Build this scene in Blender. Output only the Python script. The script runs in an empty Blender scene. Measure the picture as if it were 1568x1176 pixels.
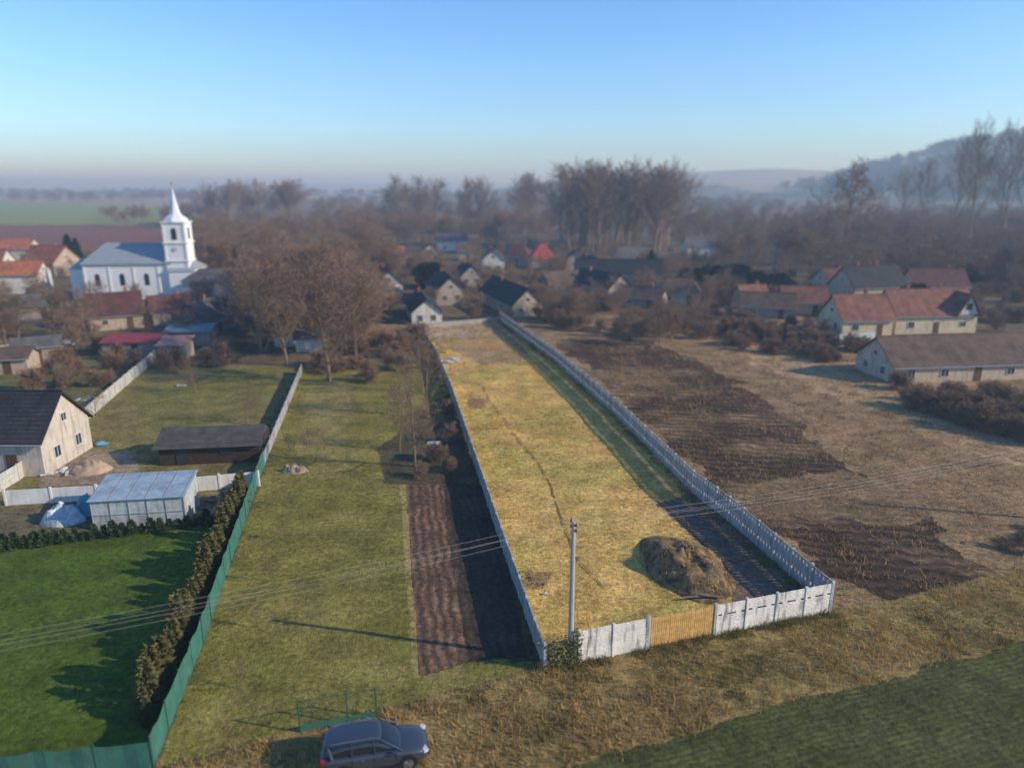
import bpy, math, random
import numpy as np
from mathutils import Vector, Matrix, noise as mnoise
random.seed(7); np.random.seed(7)
R=random.uniform
scene=bpy.context.scene
COL=scene.collection
H=25.0; F=1087.0; P=math.radians(15.6); SP,CP=math.sin(P),math.cos(P)

# ---------- survey: photo reading -> metres on level ground (plane homography) ----------
def site(u,v,z=0.0):
    dv=v-588.0
    dn=F*SP+dv*CP; fw=F*CP-dv*SP
    k=(H-z)/dn
    return ((u-784.0)*k, fw*k)

def hz(x,y):
    x=np.asarray(x,float); y=np.asarray(y,float)
    def g(cx,cy,sx,sy,h): return h*np.exp(-((x-cx)/sx)**2-((y-cy)/sy)**2)
    z=g(700,1120,190,260,60)+g(1010,1120,260,300,66)+g(1500,900,500,400,66)
    z=z+g(760,2050,420,380,66)+g(330,2500,330,400,52)+g(420,1500,180,200,22)
    z=z+g(-200,5200,2500,600,40)
    return z

# ---------- materials ----------
def newmat(name):
    m=bpy.data.materials.new(name); m.use_nodes=True
    nt=m.node_tree; b=nt.nodes['Principled BSDF']
    b.inputs['Specular IOR Level'].default_value=0.25
    return m,nt,b
MC={}
def M(name,col,rough=.8,var=.25,scale=1.5,bump=0.0,bscale=12,metal=0,spec=.25,stripe=None,stain=0):
    if name in MC: return MC[name]
    m,nt,b=newmat(name); N=nt.nodes; L=nt.links
    b.inputs['Roughness'].default_value=rough; b.inputs['Metallic'].default_value=metal
    b.inputs['Specular IOR Level'].default_value=spec
    tc=N.new('ShaderNodeTexCoord')
    n=N.new('ShaderNodeTexNoise'); n.inputs['Scale'].default_value=scale; n.inputs['Detail'].default_value=7; n.inputs['Roughness'].default_value=.65
    L.new(tc.outputs['Object'],n.inputs['Vector'])
    r=N.new('ShaderNodeValToRGB')
    r.color_ramp.elements[0].position=.3; r.color_ramp.elements[1].position=.7
    r.color_ramp.elements[0].color=(*[c*(1-var) for c in col],1)
    r.color_ramp.elements[1].color=(*[min(1,c*(1+var)) for c in col],1)
    L.new(n.outputs['Fac'],r.inputs['Fac'])
    out=r.outputs['Color']
    if stain>0:
        mp=N.new('ShaderNodeMapping'); mp.inputs['Scale'].default_value=(2.2,2.2,.35); L.new(tc.outputs['Object'],mp.inputs['Vector'])
        n2=N.new('ShaderNodeTexNoise'); n2.inputs['Scale'].default_value=1.6; n2.inputs['Detail'].default_value=6; L.new(mp.outputs[0],n2.inputs['Vector'])
        r2=N.new('ShaderNodeMapRange'); r2.inputs[1].default_value=.5; r2.inputs[2].default_value=.72; r2.inputs[3].default_value=0; r2.inputs[4].default_value=stain
        L.new(n2.outputs['Fac'],r2.inputs[0])
        mx=N.new('ShaderNodeMixRGB'); mx.inputs[2].default_value=(.09,.085,.07,1)
        L.new(r2.outputs[0],mx.inputs[0]); L.new(out,mx.inputs[1]); out=mx.outputs[0]
    if stripe:
        ax,per,dk=stripe
        w=N.new('ShaderNodeTexWave'); w.wave_type='BANDS'; w.bands_direction=ax; w.inputs['Scale'].default_value=2*math.pi/per/20; w.inputs['Distortion'].default_value=.4
        L.new(tc.outputs['Object'],w.inputs['Vector'])
        mr=N.new('ShaderNodeMapRange'); mr.inputs[3].default_value=1-dk; mr.inputs[4].default_value=1; L.new(w.outputs['Fac'],mr.inputs[0])
        mx=N.new('ShaderNodeMixRGB'); mx.blend_type='MULTIPLY'; mx.inputs[0].default_value=1
        L.new(out,mx.inputs[1]); L.new(mr.outputs[0],mx.inputs[2]); out=mx.outputs[0]
    L.new(out,b.inputs['Base Color'])
    if bump>0:
        n3=N.new('ShaderNodeTexNoise'); n3.inputs['Scale'].default_value=bscale; n3.inputs['Detail'].default_value=5; L.new(tc.outputs['Object'],n3.inputs['Vector'])
        bp=N.new('ShaderNodeBump'); bp.inputs['Strength'].default_value=bump; bp.inputs['Distance'].default_value=.1
        L.new(n3.outputs['Fac'],bp.inputs['Height']); L.new(bp.outputs[0],b.inputs['Normal'])
    MC[name]=m; return m

def attr_mat(name,rough=.9,trans=0,spec=.1):
    m,nt,b=newmat(name); N=nt.nodes; L=nt.links
    a=N.new('ShaderNodeAttribute'); a.attribute_name='col'
    L.new(a.outputs['Color'],b.inputs['Base Color']); b.inputs['Roughness'].default_value=rough
    b.inputs['Specular IOR Level'].default_value=spec
    if trans:
        t=N.new('ShaderNodeBsdfTranslucent'); L.new(a.outputs['Color'],t.inputs['Color'])
        mx=N.new('ShaderNodeMixShader'); mx.inputs[0].default_value=trans
        L.new(b.outputs[0],mx.inputs[1]); L.new(t.outputs[0],mx.inputs[2]); L.new(mx.outputs[0],N['Material Output'].inputs['Surface'])
    return m

# ---------- mesh builder ----------
class MB:
    def __init__(s): s.v=[]; s.f=[]
    def add(s,vs,fs):
        o=len(s.v); s.v+= [tuple(a) for a in vs]; s.f+=[tuple(i+o for i in f) for f in fs]
    def box(s,cx,cy,cz,sx,sy,sz,rz=0,tx=0):
        c,sn=math.cos(rz),math.sin(rz); vs=[]
        for dz in(-.5,.5):
            for dx,dy in((-.5,-.5),(.5,-.5),(.5,.5),(-.5,.5)):
                x,y=dx*sx,dy*sy
                vs.append((cx+x*c-y*sn+tx*dz*sz,cy+x*sn+y*c,cz+dz*sz))
        s.add(vs,[(3,2,1,0),(4,5,6,7),(0,1,5,4),(1,2,6,5),(2,3,7,6),(3,0,4,7)])
    def cyl(s,p0,p1,r0,r1,n=8,caps=True):
        p0=Vector(p0);p1=Vector(p1);d=(p1-p0)
        if d.length<1e-6:return
        d.normalize(); a=Vector((1,0,0)) if abs(d.x)<.8 else Vector((0,1,0))
        e1=d.cross(a).normalized(); e2=d.cross(e1); vs=[]
        for p,r in((p0,r0),(p1,r1)):
            for i in range(n):
                t=2*math.pi*i/n; vs.append(p+e1*(r*math.cos(t))+e2*(r*math.sin(t)))
        fs=[(i,(i+1)%n,n+(i+1)%n,n+i) for i in range(n)]
        if caps: fs+=[tuple(range(n-1,-1,-1)),tuple(range(n,2*n))]
        s.add(vs,fs)
    def tri(s,p0,p1,w,side):
        s.add([p0-side*w*.5,p0+side*w*.5,p1],[(0,1,2)])
    def mesh(s,name,mat,smooth=False):
        me=bpy.data.meshes.new(name); me.from_pydata(s.v,[],s.f); me.materials.append(mat)
        if smooth: me.polygons.foreach_set('use_smooth',[True]*len(me.polygons))
        me.update(); return me
    def obj(s,name,mat,parent=None,smooth=False):
        return place(name,s.mesh(name,mat,smooth),parent=parent)
def place(name,me,loc=(0,0,0),rz=0,sc=(1,1,1),parent=None):
    o=bpy.data.objects.new(name,me); COL.objects.link(o)
    o.location=loc; o.rotation_euler=(0,0,rz); o.scale=sc
    if parent: o.parent=parent
    return o
def empty(name,loc=(0,0,0),rz=0):
    e=place(name,None,loc,rz); e.empty_display_size=.5; return e

# ---------- noise in numpy ----------
def vnoise(x,y,s,seed=0):
    x=x/s+seed*17.3;y=y/s-seed*9.1
    xi=np.floor(x).astype(np.int64);yi=np.floor(y).astype(np.int64);fx=x-xi;fy=y-yi
    fx=fx*fx*(3-2*fx);fy=fy*fy*(3-2*fy)
    def h(a,b):
        n=(a*374761393+b*668265263+seed*1442695)&0x7fffffff
        n=((n^(n>>13))*1274126177)&0x7fffffff
        return ((n^(n>>16))&0xffff)/65535.0
    return (h(xi,yi)*(1-fx)+h(xi+1,yi)*fx)*(1-fy)+(h(xi,yi+1)*(1-fx)+h(xi+1,yi+1)*fx)*fy
def fbm(x,y,s,seed=0):
    return (vnoise(x,y,s,seed)+.5*vnoise(x,y,s/2,seed+1)+.25*vnoise(x,y,s/4,seed+2))/1.75
def inpoly(x,y,poly):
    ins=np.zeros(x.shape,bool);n=len(poly);j=n-1
    for i in range(n):
        xi,yi=poly[i];xj,yj=poly[j]
        if yi!=yj:
            c=((yi>y)!=(yj>y))&(x<(xj-xi)*(y-yi)/(yj-yi)+xi); ins^=c
        j=i
    return ins
def S(*pts): return [site(u,v) for u,v in pts]

# ---------- regions ----------
PLOT=S((832,1022),(1269,934),(1100,800),(940,632),(850,553),(765,492),(640,500),(668,548),(692,604),(722,694),(768,832))
def rowphase(x,y,dx,dy,sp): 
    return (x*dy-y*dx)/sp
PLC=(.08,.05,.033)
PLOTC=(.62,.395,.125); LAWNC=(.215,.185,.045)
REG=[ # poly, colour, edge wobble, furrow strength, dir, spacing
 (S((560,500),(1150,470),(1568,560),(2300,700),(2300,1000),(1568,900),(1290,940)),(.30,.19,.10),1.5,0,None,1),
 (S((1090,520),(1568,600),(2200,760),(2200,860),(1568,720),(1250,600)),(.42,.27,.145),3,0,None,1),
 (S((856,520),(960,512),(1090,560),(1210,640),(1340,735),(1480,850),(1500,905),(1330,905),(1270,870),(1120,765),(960,620)),PLC,2.6,.75,(.985,-.17),1.25),
 (S((1130,740),(1300,720),(1420,760),(1400,800),(1180,790)),(.23,.15,.08),1.4,.25,(.985,-.17),1.2),
 (S((-700,1176),(232,1176),(560,1092),(832,1024),(1271,938),(1568,868),(2400,700),(2400,900),(1568,985),(1100,1112),(870,1178),(300,1500),(-700,1700)),(.29,.20,.075),.5,0,None,1),
 (S((2600,740),(1568,982),(1100,1110),(865,1178),(200,1700),(1500,3500),(4000,3000)),(.085,.09,.03),.6,.22,(.955,.297),.32),
 # middle lawn
 (S((462,565),(600,556),(668,548),(692,604),(722,694),(768,832),(830,1020),(560,1092),(242,1172)),LAWNC,.25,0,None,1),
 (S((470,590),(540,585),(530,690),(455,700)),(.28,.22,.08),1.2,0,None,1),
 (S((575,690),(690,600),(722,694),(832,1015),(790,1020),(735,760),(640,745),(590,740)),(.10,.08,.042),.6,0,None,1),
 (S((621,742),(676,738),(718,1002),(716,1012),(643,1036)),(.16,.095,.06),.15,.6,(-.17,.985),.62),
 (S((676,738),(742,742),(800,960),(812,1008),(716,1012)),(.07,.05,.036),.3,.25,(-.17,.985),.6),  # second dug strip: soil colour darkened to include the shade lying on it
 (S((612,742),(621,742),(643,1036),(634,1036)),(.34,.26,.10),.12,0,None,1),
 # left lawn
 (S((-500,850),(330,805),(362,760),(230,1140),(150,1176),(-600,1260)),(.085,.125,.017),.3,0,None,1),
 (S((-200,700),(240,560),(455,560),(405,690),(395,740),(350,790),(-300,840)),(.22,.178,.065),.8,0,None,1),
 (S((190,600),(430,560),(400,640),(230,660)),(.20,.172,.05),1,0,None,1),
 (S((80,690),(200,690),(210,735),(60,745)),(.32,.24,.17),.8,0,None,1),
 (S((0,560),(190,545),(60,690),(-100,700)),(.16,.15,.05),1,0,None,1),
 (S((0,775),(140,770),(330,770),(370,745),(350,790),(0,830)),(.17,.14,.08),.8,0,None,1),
 # plot
 (PLOT,PLOTC,.12,0,None,1),
 (S((1090,742),(1120,770),(1268,930),(1115,938),(1110,880),(1060,820),(1010,780)),(.19,.13,.095),1.1,0,None,1),
 (S((650,502),(762,493),(800,520),(810,550),(740,560),(700,545),(660,520)),(.38,.25,.15),.9,0,None,1),
 (S((640,505),(700,498),(720,520),(670,525)),(.44,.32,.22),.9,0,None,1),
 (S((718,608),(746,612),(755,625),(720,626)),(.30,.18,.09),1.6,0,None,1),
 (S((800,870),(835,880),(838,905),(808,900)),(.32,.2,.1),1.2,0,None,1),
 # fields left far
 (S((-900,312),(180,312),(345,331),(180,345),(-900,350)),(.25,.27,.09),6,0,None,1),
 (S((-900,346),(200,344),(320,365),(180,384),(-900,390)),(.22,.10,.07),5,.0,None,1),
]
def groundcol(x,y,withf=False):
    n=x.shape[0]
    base=np.array([.16,.118,.07])
    c=np.tile(base,(n,1)); far=np.clip((y-300)/400,0,1)[:,None]
    c=c*(1-far)+np.array([.17,.125,.085])*far
    patch=vnoise(x,y,420,5); 
    m=(y>900)&(patch>.55)&(y<5000); c[m]=[.34,.26,.18]
    m=(y>900)&(patch<.3); c[m]=[.07,.075,.045]
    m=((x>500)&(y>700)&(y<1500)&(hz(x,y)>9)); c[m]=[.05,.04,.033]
    fm=np.zeros(n);fp=np.zeros(n)
    n1=fbm(x,y,2.2,3)-.5;n2=fbm(x,y,2.2,8)-.5;n3=fbm(x,y,8,13)-.5;n4=fbm(x,y,8,19)-.5
    grassy=fbm(x,y,5,91); pg=np.clip((fbm(x,y,4.5,123)-.5)*5,0,1)[:,None]
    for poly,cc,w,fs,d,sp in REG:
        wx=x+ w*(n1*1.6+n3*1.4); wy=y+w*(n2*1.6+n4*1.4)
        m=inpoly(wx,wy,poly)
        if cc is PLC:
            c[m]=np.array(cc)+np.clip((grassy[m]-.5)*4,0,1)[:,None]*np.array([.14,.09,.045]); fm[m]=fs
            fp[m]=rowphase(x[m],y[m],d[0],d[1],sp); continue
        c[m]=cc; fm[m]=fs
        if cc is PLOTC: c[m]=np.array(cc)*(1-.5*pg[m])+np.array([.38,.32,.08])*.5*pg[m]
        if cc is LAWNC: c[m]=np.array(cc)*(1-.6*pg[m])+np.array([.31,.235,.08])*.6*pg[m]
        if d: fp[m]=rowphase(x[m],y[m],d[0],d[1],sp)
    return (c,fm,fp) if withf else c

def build_ground():
    fa=np.radians(np.linspace(-52,52,760)); ba=np.radians(np.linspace(56,304,63))
    A=np.concatenate([fa,ba]); na=len(A)
    inv=np.linspace(1/6.0,1/17.0,12)[:-1]
    r1=1/inv; r2=1/np.linspace(1/17.0,1/210.0,620); r3=np.geomspace(215,9000,150)
    Rr=np.concatenate([[.5,3],r1,r2,r3]); nr=len(Rr)
    rr,aa=np.meshgrid(Rr,A,indexing='ij'); x=(rr*np.sin(aa)).ravel();y=(rr*np.cos(aa)).ravel()
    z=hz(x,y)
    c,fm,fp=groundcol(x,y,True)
    near=np.clip(1-(rr.ravel()-150)/100,0,1)
    z=z+near*(fbm(x,y,9,31)-.5)*.12+near*(fbm(x,y,1.3,41)-.5)*.07
    co=np.stack([x,y,z],1).astype(np.float32)
    i=np.arange(nr-1)[:,None]; j=np.arange(na)[None,:]; j2=(j+1)%na
    q=np.stack([i*na+j,i*na+j2,(i+1)*na+j2,(i+1)*na+j],-1).reshape(-1,4)
    me=bpy.data.meshes.new('ground'); me.vertices.add(len(co)); me.vertices.foreach_set('co',co.ravel())
    nf=len(q); me.loops.add(nf*4); me.loops.foreach_set('vertex_index',q[:,::-1].ravel().astype(np.int32))
    me.polygons.add(nf); me.polygons.foreach_set('loop_start',np.arange(0,nf*4,4,dtype=np.int32))
    me.update(calc_edges=True)
    me.polygons.foreach_set('use_smooth',np.ones(nf,bool))
    a=me.attributes.new('col','FLOAT_COLOR','POINT'); a.data.foreach_set('color',np.concatenate([c,np.ones((len(c),1))],1).astype(np.float32).ravel())
    a=me.attributes.new('fm','FLOAT','POINT'); a.data.foreach_set('value',fm.astype(np.float32))
    a=me.attributes.new('fp','FLOAT','POINT'); a.data.foreach_set('value',fp.astype(np.float32))
    m,nt,b=newmat('ground_soil_and_grass'); N=nt.nodes;L=nt.links
    def att(n):
        q=N.new('ShaderNodeAttribute'); q.attribute_name=n; return q
    g=N.new('ShaderNodeNewGeometry')
    def noi(s,d=6,ro=.6):
        q=N.new('ShaderNodeTexNoise'); q.inputs['Scale'].default_value=s;q.inputs['Detail'].default_value=d;q.inputs['Roughness'].default_value=ro; L.new(g.outputs['Position'],q.inputs['Vector']); return q
    def mapr(src,a0,a1,b0,b1):
        q=N.new('ShaderNodeMapRange'); [setattr(q.inputs[k+1],'default_value',vv) for k,vv in enumerate((a0,a1,b0,b1))]; L.new(src,q.inputs[0]); return q.outputs[0]
    def mul(a,bb):
        q=N.new('ShaderNodeMixRGB');q.blend_type='MULTIPLY';q.inputs[0].default_value=1;L.new(a,q.inputs[1]);L.new(bb,q.inputs[2]);return q.outputs[0]
    def math_(op,a,bb=None,c=None):
        q=N.new('ShaderNodeMath');q.operation=op
        for k,s_ in enumerate((a,bb)):
            if s_ is None: continue
            if isinstance(s_,(int,float)): q.inputs[k].default_value=s_
            else: L.new(s_,q.inputs[k])
        return q.outputs[0]
    col=att('col').outputs['Color']
    n1=noi(.35,8,.7); n2=noi(2.6,6,.7); n3=noi(9,4,.7); n4=noi(.12,4)
    col=mul(col,mapr(n1.outputs['Fac'],.3,.7,.55,1.45))
    col=mul(col,mapr(n2.outputs['Fac'],.3,.7,.5,1.5))
    col=mul(col,mapr(n3.outputs['Fac'],.3,.7,.7,1.3))
    mx=N.new('ShaderNodeMixRGB');mx.blend_type='MULTIPLY'; L.new(mapr(n4.outputs['Fac'],.45,.66,0,.4),mx.inputs[0]); L.new(col,mx.inputs[1]); mx.inputs[2].default_value=(.76,.94,.75,1); col=mx.outputs[0]
    ph=math_('ADD',att('fp').outputs['Fac'],math_('MULTIPLY',noi(.45,4).outputs['Fac'],2.0))
    sn=math_('SINE',math_('MULTIPLY',ph,2*math.pi))
    fr=math_('MULTIPLY',math_('MULTIPLY',sn,mapr(n1.outputs['Fac'],.35,.65,.15,1.1)),att('fm').outputs['Fac'])
    col=mul(col,mapr(fr,-1,1,.35,1.65))
    L.new(col,b.inputs['Base Color']); b.inputs['Roughness'].default_value=.95; b.inputs['Specular IOR Level'].default_value=.08
    hsum=math_('ADD',math_('ADD',math_('MULTIPLY',n2.outputs['Fac'],.5),math_('MULTIPLY',n3.outputs['Fac'],.22)),math_('MULTIPLY',fr,.2))
    bp=N.new('ShaderNodeBump'); bp.inputs['Strength'].default_value=.9; bp.inputs['Distance'].default_value=.4
    L.new(hsum,bp.inputs['Height']); L.new(bp.outputs[0],b.inputs['Normal'])
    me.materials.append(m); place('ground',me)
build_ground()

# ---------- grass tufts ----------
GM=attr_mat('grass_blades',.9,.25)
def tufts(name,poly,n,h0,h1,w,nb,cols,spread=.12,mask=None,parent=None):
    P_=np.array(poly);x0,y0=P_.min(0);x1,y1=P_.max(0)
    k=int(n*((x1-x0)*(y1-y0)))
    rs=np.random.RandomState(len(name)*7+int(n*10))
    x=rs.uniform(x0,x1,k);y=rs.uniform(y0,y1,k)
    m=inpoly(x,y,poly)&(fbm(x,y,1.6,77)>rs.uniform(.2,.75,k))
    if mask is not None: m&=mask(x,y)
    x=x[m];y=y[m];k=len(x)
    hh=rs.uniform(h0,h1,k)*(.6+.9*fbm(x,y,3,55)); ci=np.clip(((fbm(x,y,4.5,123)-.5)*1.8+.4+rs.uniform(-.25,.25,k))*len(cols),0,len(cols)-1).astype(int)
    C=np.array(cols)[ci]*rs.uniform(.75,1.25,(k,1))
    X=np.repeat(x,nb)+rs.normal(0,spread,k*nb);Y=np.repeat(y,nb)+rs.normal(0,spread,k*nb);HH=np.repeat(hh,nb)*rs.uniform(.6,1.2,k*nb)
    a=rs.uniform(0,2*math.pi,k*nb);W=w*.5*rs.uniform(.6,1.4,k*nb)
    lean=rs.normal(0,.55,(k*nb,2))*HH[:,None]
    v=np.zeros((k*nb,3,3),np.float32)
    v[:,0]=np.stack([X-np.cos(a)*W,Y-np.sin(a)*W,-.05+0*X],1)
    v[:,1]=np.stack([X+np.cos(a)*W,Y+np.sin(a)*W,-.05+0*X],1)
    v[:,2]=np.stack([X+lean[:,0],Y+lean[:,1],HH],1)
    nf=k*nb
    me=bpy.data.meshes.new(name);me.vertices.add(nf*3);me.vertices.foreach_set('co',v.ravel())
    me.loops.add(nf*3);me.loops.foreach_set('vertex_index',np.arange(nf*3,dtype=np.int32))
    me.polygons.add(nf);me.polygons.foreach_set('loop_start',np.arange(0,nf*3,3,dtype=np.int32));me.update(calc_edges=True)
    CC=np.repeat(np.repeat(C,nb,0),3,0); at=me.attributes.new('col','FLOAT_COLOR','POINT')
    at.data.foreach_set('color',np.concatenate([CC,np.ones((len(CC),1))],1).astype(np.float32).ravel())
    me.materials.append(GM); return place(name,me,parent=parent)
DIRT=S((1095,742),(1268,930),(1115,938),(1110,880),(1060,820),(1010,780))
tufts('dry_plot_grass',PLOT,16,.06,.16,.06,5,[(.74,.49,.16),(.68,.44,.13),(.58,.39,.11),(.38,.33,.08)],mask=lambda x,y:~(inpoly(x,y,DIRT)&(fbm(x,y,1,5)<.6)))
VERGE=S((100,1260),(232,1178),(560,1094),(832,1030),(1271,943),(1568,872),(1900,800),(1900,900),(1568,982),(1100,1110),(870,1176),(700,1260))
tufts('verge_grass',VERGE,22,.12,.34,.05,7,[(.46,.31,.11),(.40,.27,.10),(.29,.205,.075),(.18,.17,.045)],.16)
tufts('lawn_grass',S((462,575),(600,560),(620,740),(640,1036),(560,1092),(244,1170)),9,.04,.12,.05,4,[(.16,.165,.035),(.20,.18,.045),(.33,.26,.09)],.12)
FIELD=S((900,520),(1568,560),(1900,700),(1568,870),(1290,935),(1120,775),(960,620))
tufts('rough_field_grass',FIELD,3.2,.12,.42,.08,6,[(.35,.225,.11),(.40,.26,.13),(.25,.16,.08)],.3)
def offs(poly,dx,dy): return [(a+dx,b+dy) for a,b in poly]
wl=S((832,1025),(1271,938)); tufts('weeds_along_wall',wl+offs(wl[::-1],.12,-.45),60,.2,.5,.05,8,[(.36,.25,.09),(.23,.18,.07),(.13,.14,.04)],.15)
fl=S((1266,925),(1100,797),(940,633),(850,553),(768,494)); tufts('weeds_along_fence',fl+offs(fl[::-1],-.7,0),26,.15,.45,.05,6,[(.32,.23,.09),(.24,.19,.07),(.15,.15,.05)],.15)

# ---------- trees ----------
BARK=M('bark_grey_brown',(.19,.13,.085),.95,.3,3)
TWIG=M('winter_twigs',(.25,.162,.105),.95,.35,.6)
TWIGP=M('poplar_twigs',(.25,.168,.115),.95,.3,.4)
def rnd_perp(d):
    a=Vector((R(-1,1),R(-1,1),R(-1,1)));a-=d*a.dot(d)
    return a.normalized() if a.length>1e-4 else Vector((1,0,0))
def tree_mesh(name,seed,Ht,trunk_h,levels,spread,up,tw,mat,dens=1.0,r0=None,multi=1):
    random.seed(seed); mb=MB(); r0=r0 or Ht*.018
    def br(p,d,ln,r,lv):
        ns=4 if lv==0 else (3 if lv<levels-1 else 2)
        pts=[p];dd=d.copy()
        for i in range(ns):
            dd=(dd+rnd_perp(dd)*R(.05,.28 if lv else .08)+Vector((0,0,up*(.12 if lv else .3)))).normalized()
            pts.append(pts[-1]+dd*(ln/ns))
        if lv>=levels:
            sd=rnd_perp(d); mb.tri(pts[0],pts[-1],tw,sd); return
        for i in range(ns):
            ra=r*(1-.75*i/ns); rb=r*(1-.75*(i+1)/ns)
            if lv>=levels-1: 
                sd=rnd_perp(d); mb.add([pts[i]-sd*max(ra,tw*.6),pts[i]+sd*max(ra,tw*.6),pts[i+1]+sd*max(rb,tw*.3),pts[i+1]-sd*max(rb,tw*.3)],[(0,1,2,3)])
            else: mb.cyl(pts[i],pts[i+1],ra,rb,(7,5,4,3)[min(lv,3)],False)
        nc=int((13,8,7,5,4)[min(lv,4)]*dens+.5)
        st=trunk_h if lv==0 else .2
        for k in range(nc):
            t=st+(1-st)*(k+R(0,1))/nc; t=min(t,.99); i=int(t*ns); q=pts[i].lerp(pts[i+1],t*ns-i)
            ax=(pts[i+1]-pts[i]).normalized(); ang=R(.5,1.0)*spread*(1.0 if lv else (1.15-.5*t))
            nd=(ax*math.cos(ang)+rnd_perp(ax)*math.sin(ang)).normalized()
            cl=ln*(R(.36,.6) if lv else R(.34,.52)*(1.15-.55*(t-st)/(1-st)))
            br(q,nd,cl,r*(1-.7*t)*R(.35,.55),lv+1)
        if lv>0: br(pts[-1],dd,ln*.4,r*.25,lv+1)
    for mI in range(multi):
        d=Vector((R(-.35,.35),R(-.35,.35),1)).normalized() if multi>1 else Vector((R(-.05,.05),R(-.05,.05),1)).normalized()
        br(Vector((R(-.3,.3)*(multi>1),R(-.3,.3)*(multi>1),-.1)),d,Ht*(R(.7,.95) if multi>1 else .86),r0,0)
    return mb.mesh(name,mat)
POP=[tree_mesh('poplar%d'%i,50+i,30,.22,4,.62,.55,.085,TWIGP,.85,.45) for i in range(3)]
BRO=[tree_mesh('broadleaf%d'%i,80+i,11,.2,4,1.05,.25,.045,TWIG,1.0,.2) for i in range(4)]
SHR=[tree_mesh('shrub%d'%i,120+i,4,.05,3,1.1,.2,.045,TWIG,.95,.05,5) for i in range(3)]
NEAR=[tree_mesh('garden_tree%d'%i,150+i,13,.17,4,.95,.3,.035,BARK,1.15,.26) for i in range(2)]
THIN=[tree_mesh('orchard_tree%d'%i,165+i,8,.2,4,1.0,.3,.022,BARK,.85,.13) for i in range(2)]
SAP=[tree_mesh('sapling%d'%i,180+i,3,.3,3,.9,.3,.025,BARK,.7,.05) for i in range(2)]
def leafcone(name,seed,Ht,Rb,n,sz,mat,power=1.0,round_=False):
    rs=np.random.RandomState(seed); mb=MB(); random.seed(seed)
    mb.cyl((0,0,0),(0,0,Ht*.9),Rb*.08,.02,6)
    for i in range(n):
        t=rs.uniform(0,1)**.8; a=rs.uniform(0,2*math.pi)
        prof=(1-t)**power if not round_ else math.sqrt(max(0,1-(2*t-1)**2))*(.9)
        prof*= 1+.22*math.sin(a*3+t*9+seed)+.15*math.sin(t*40)
        rr=Rb*prof*rs.uniform(.55,1.08); z=.03*Ht+t*Ht*.97
        p=Vector((rr*math.cos(a),rr*math.sin(a),z)); o=Vector((math.cos(a),math.sin(a),rs.uniform(-.5,.6))).normalized()
        s=rnd_perp(o); L_=sz*rs.uniform(.6,1.5)
        mb.add([p-s*L_*.4,p+s*L_*.4,p+o*L_+Vector((0,0,L_*.15))],[(0,1,2)])
    return mb.mesh(name,mat)
SPR=M('spruce_needles',(.035,.05,.025),.9,.45,1.2)
THU=M('thuja_foliage',(.115,.105,.03),.9,.45,2.5)
THG=M('thuja_green',(.05,.08,.025),.9,.4,2.5)
CON=[leafcone('spruce%d'%i,i+3,12,3.0,2600,.7,SPR,.9) for i in range(2)]
THJ=[leafcone('thuja%d'%i,i+9,2.5,.46,700,.2,THU,.6) for i in range(3)]
THS=[leafcone('thujag%d'%i,i+19,1.3,.38,450,.16,THG,.6) for i in range(2)]
EVG=leafcone('evergreen',33,4,2.4,2600,.5,SPR,1,True)
def tree(name,pool,u,v,ht,base_h,wid=1.0,parent=None):
    x,y=site(u,v); s=ht/base_h; return put(name,pool,x,y,s,wid,parent)
def put(name,pool,x,y,s,wid=1.0,parent=None):
    me=random.choice(pool) if isinstance(pool,list) else pool
    return place(name,me,(x,y,float(hz(x,y))-.1),R(0,6.28),(s*wid,s*wid,s),parent)

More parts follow.
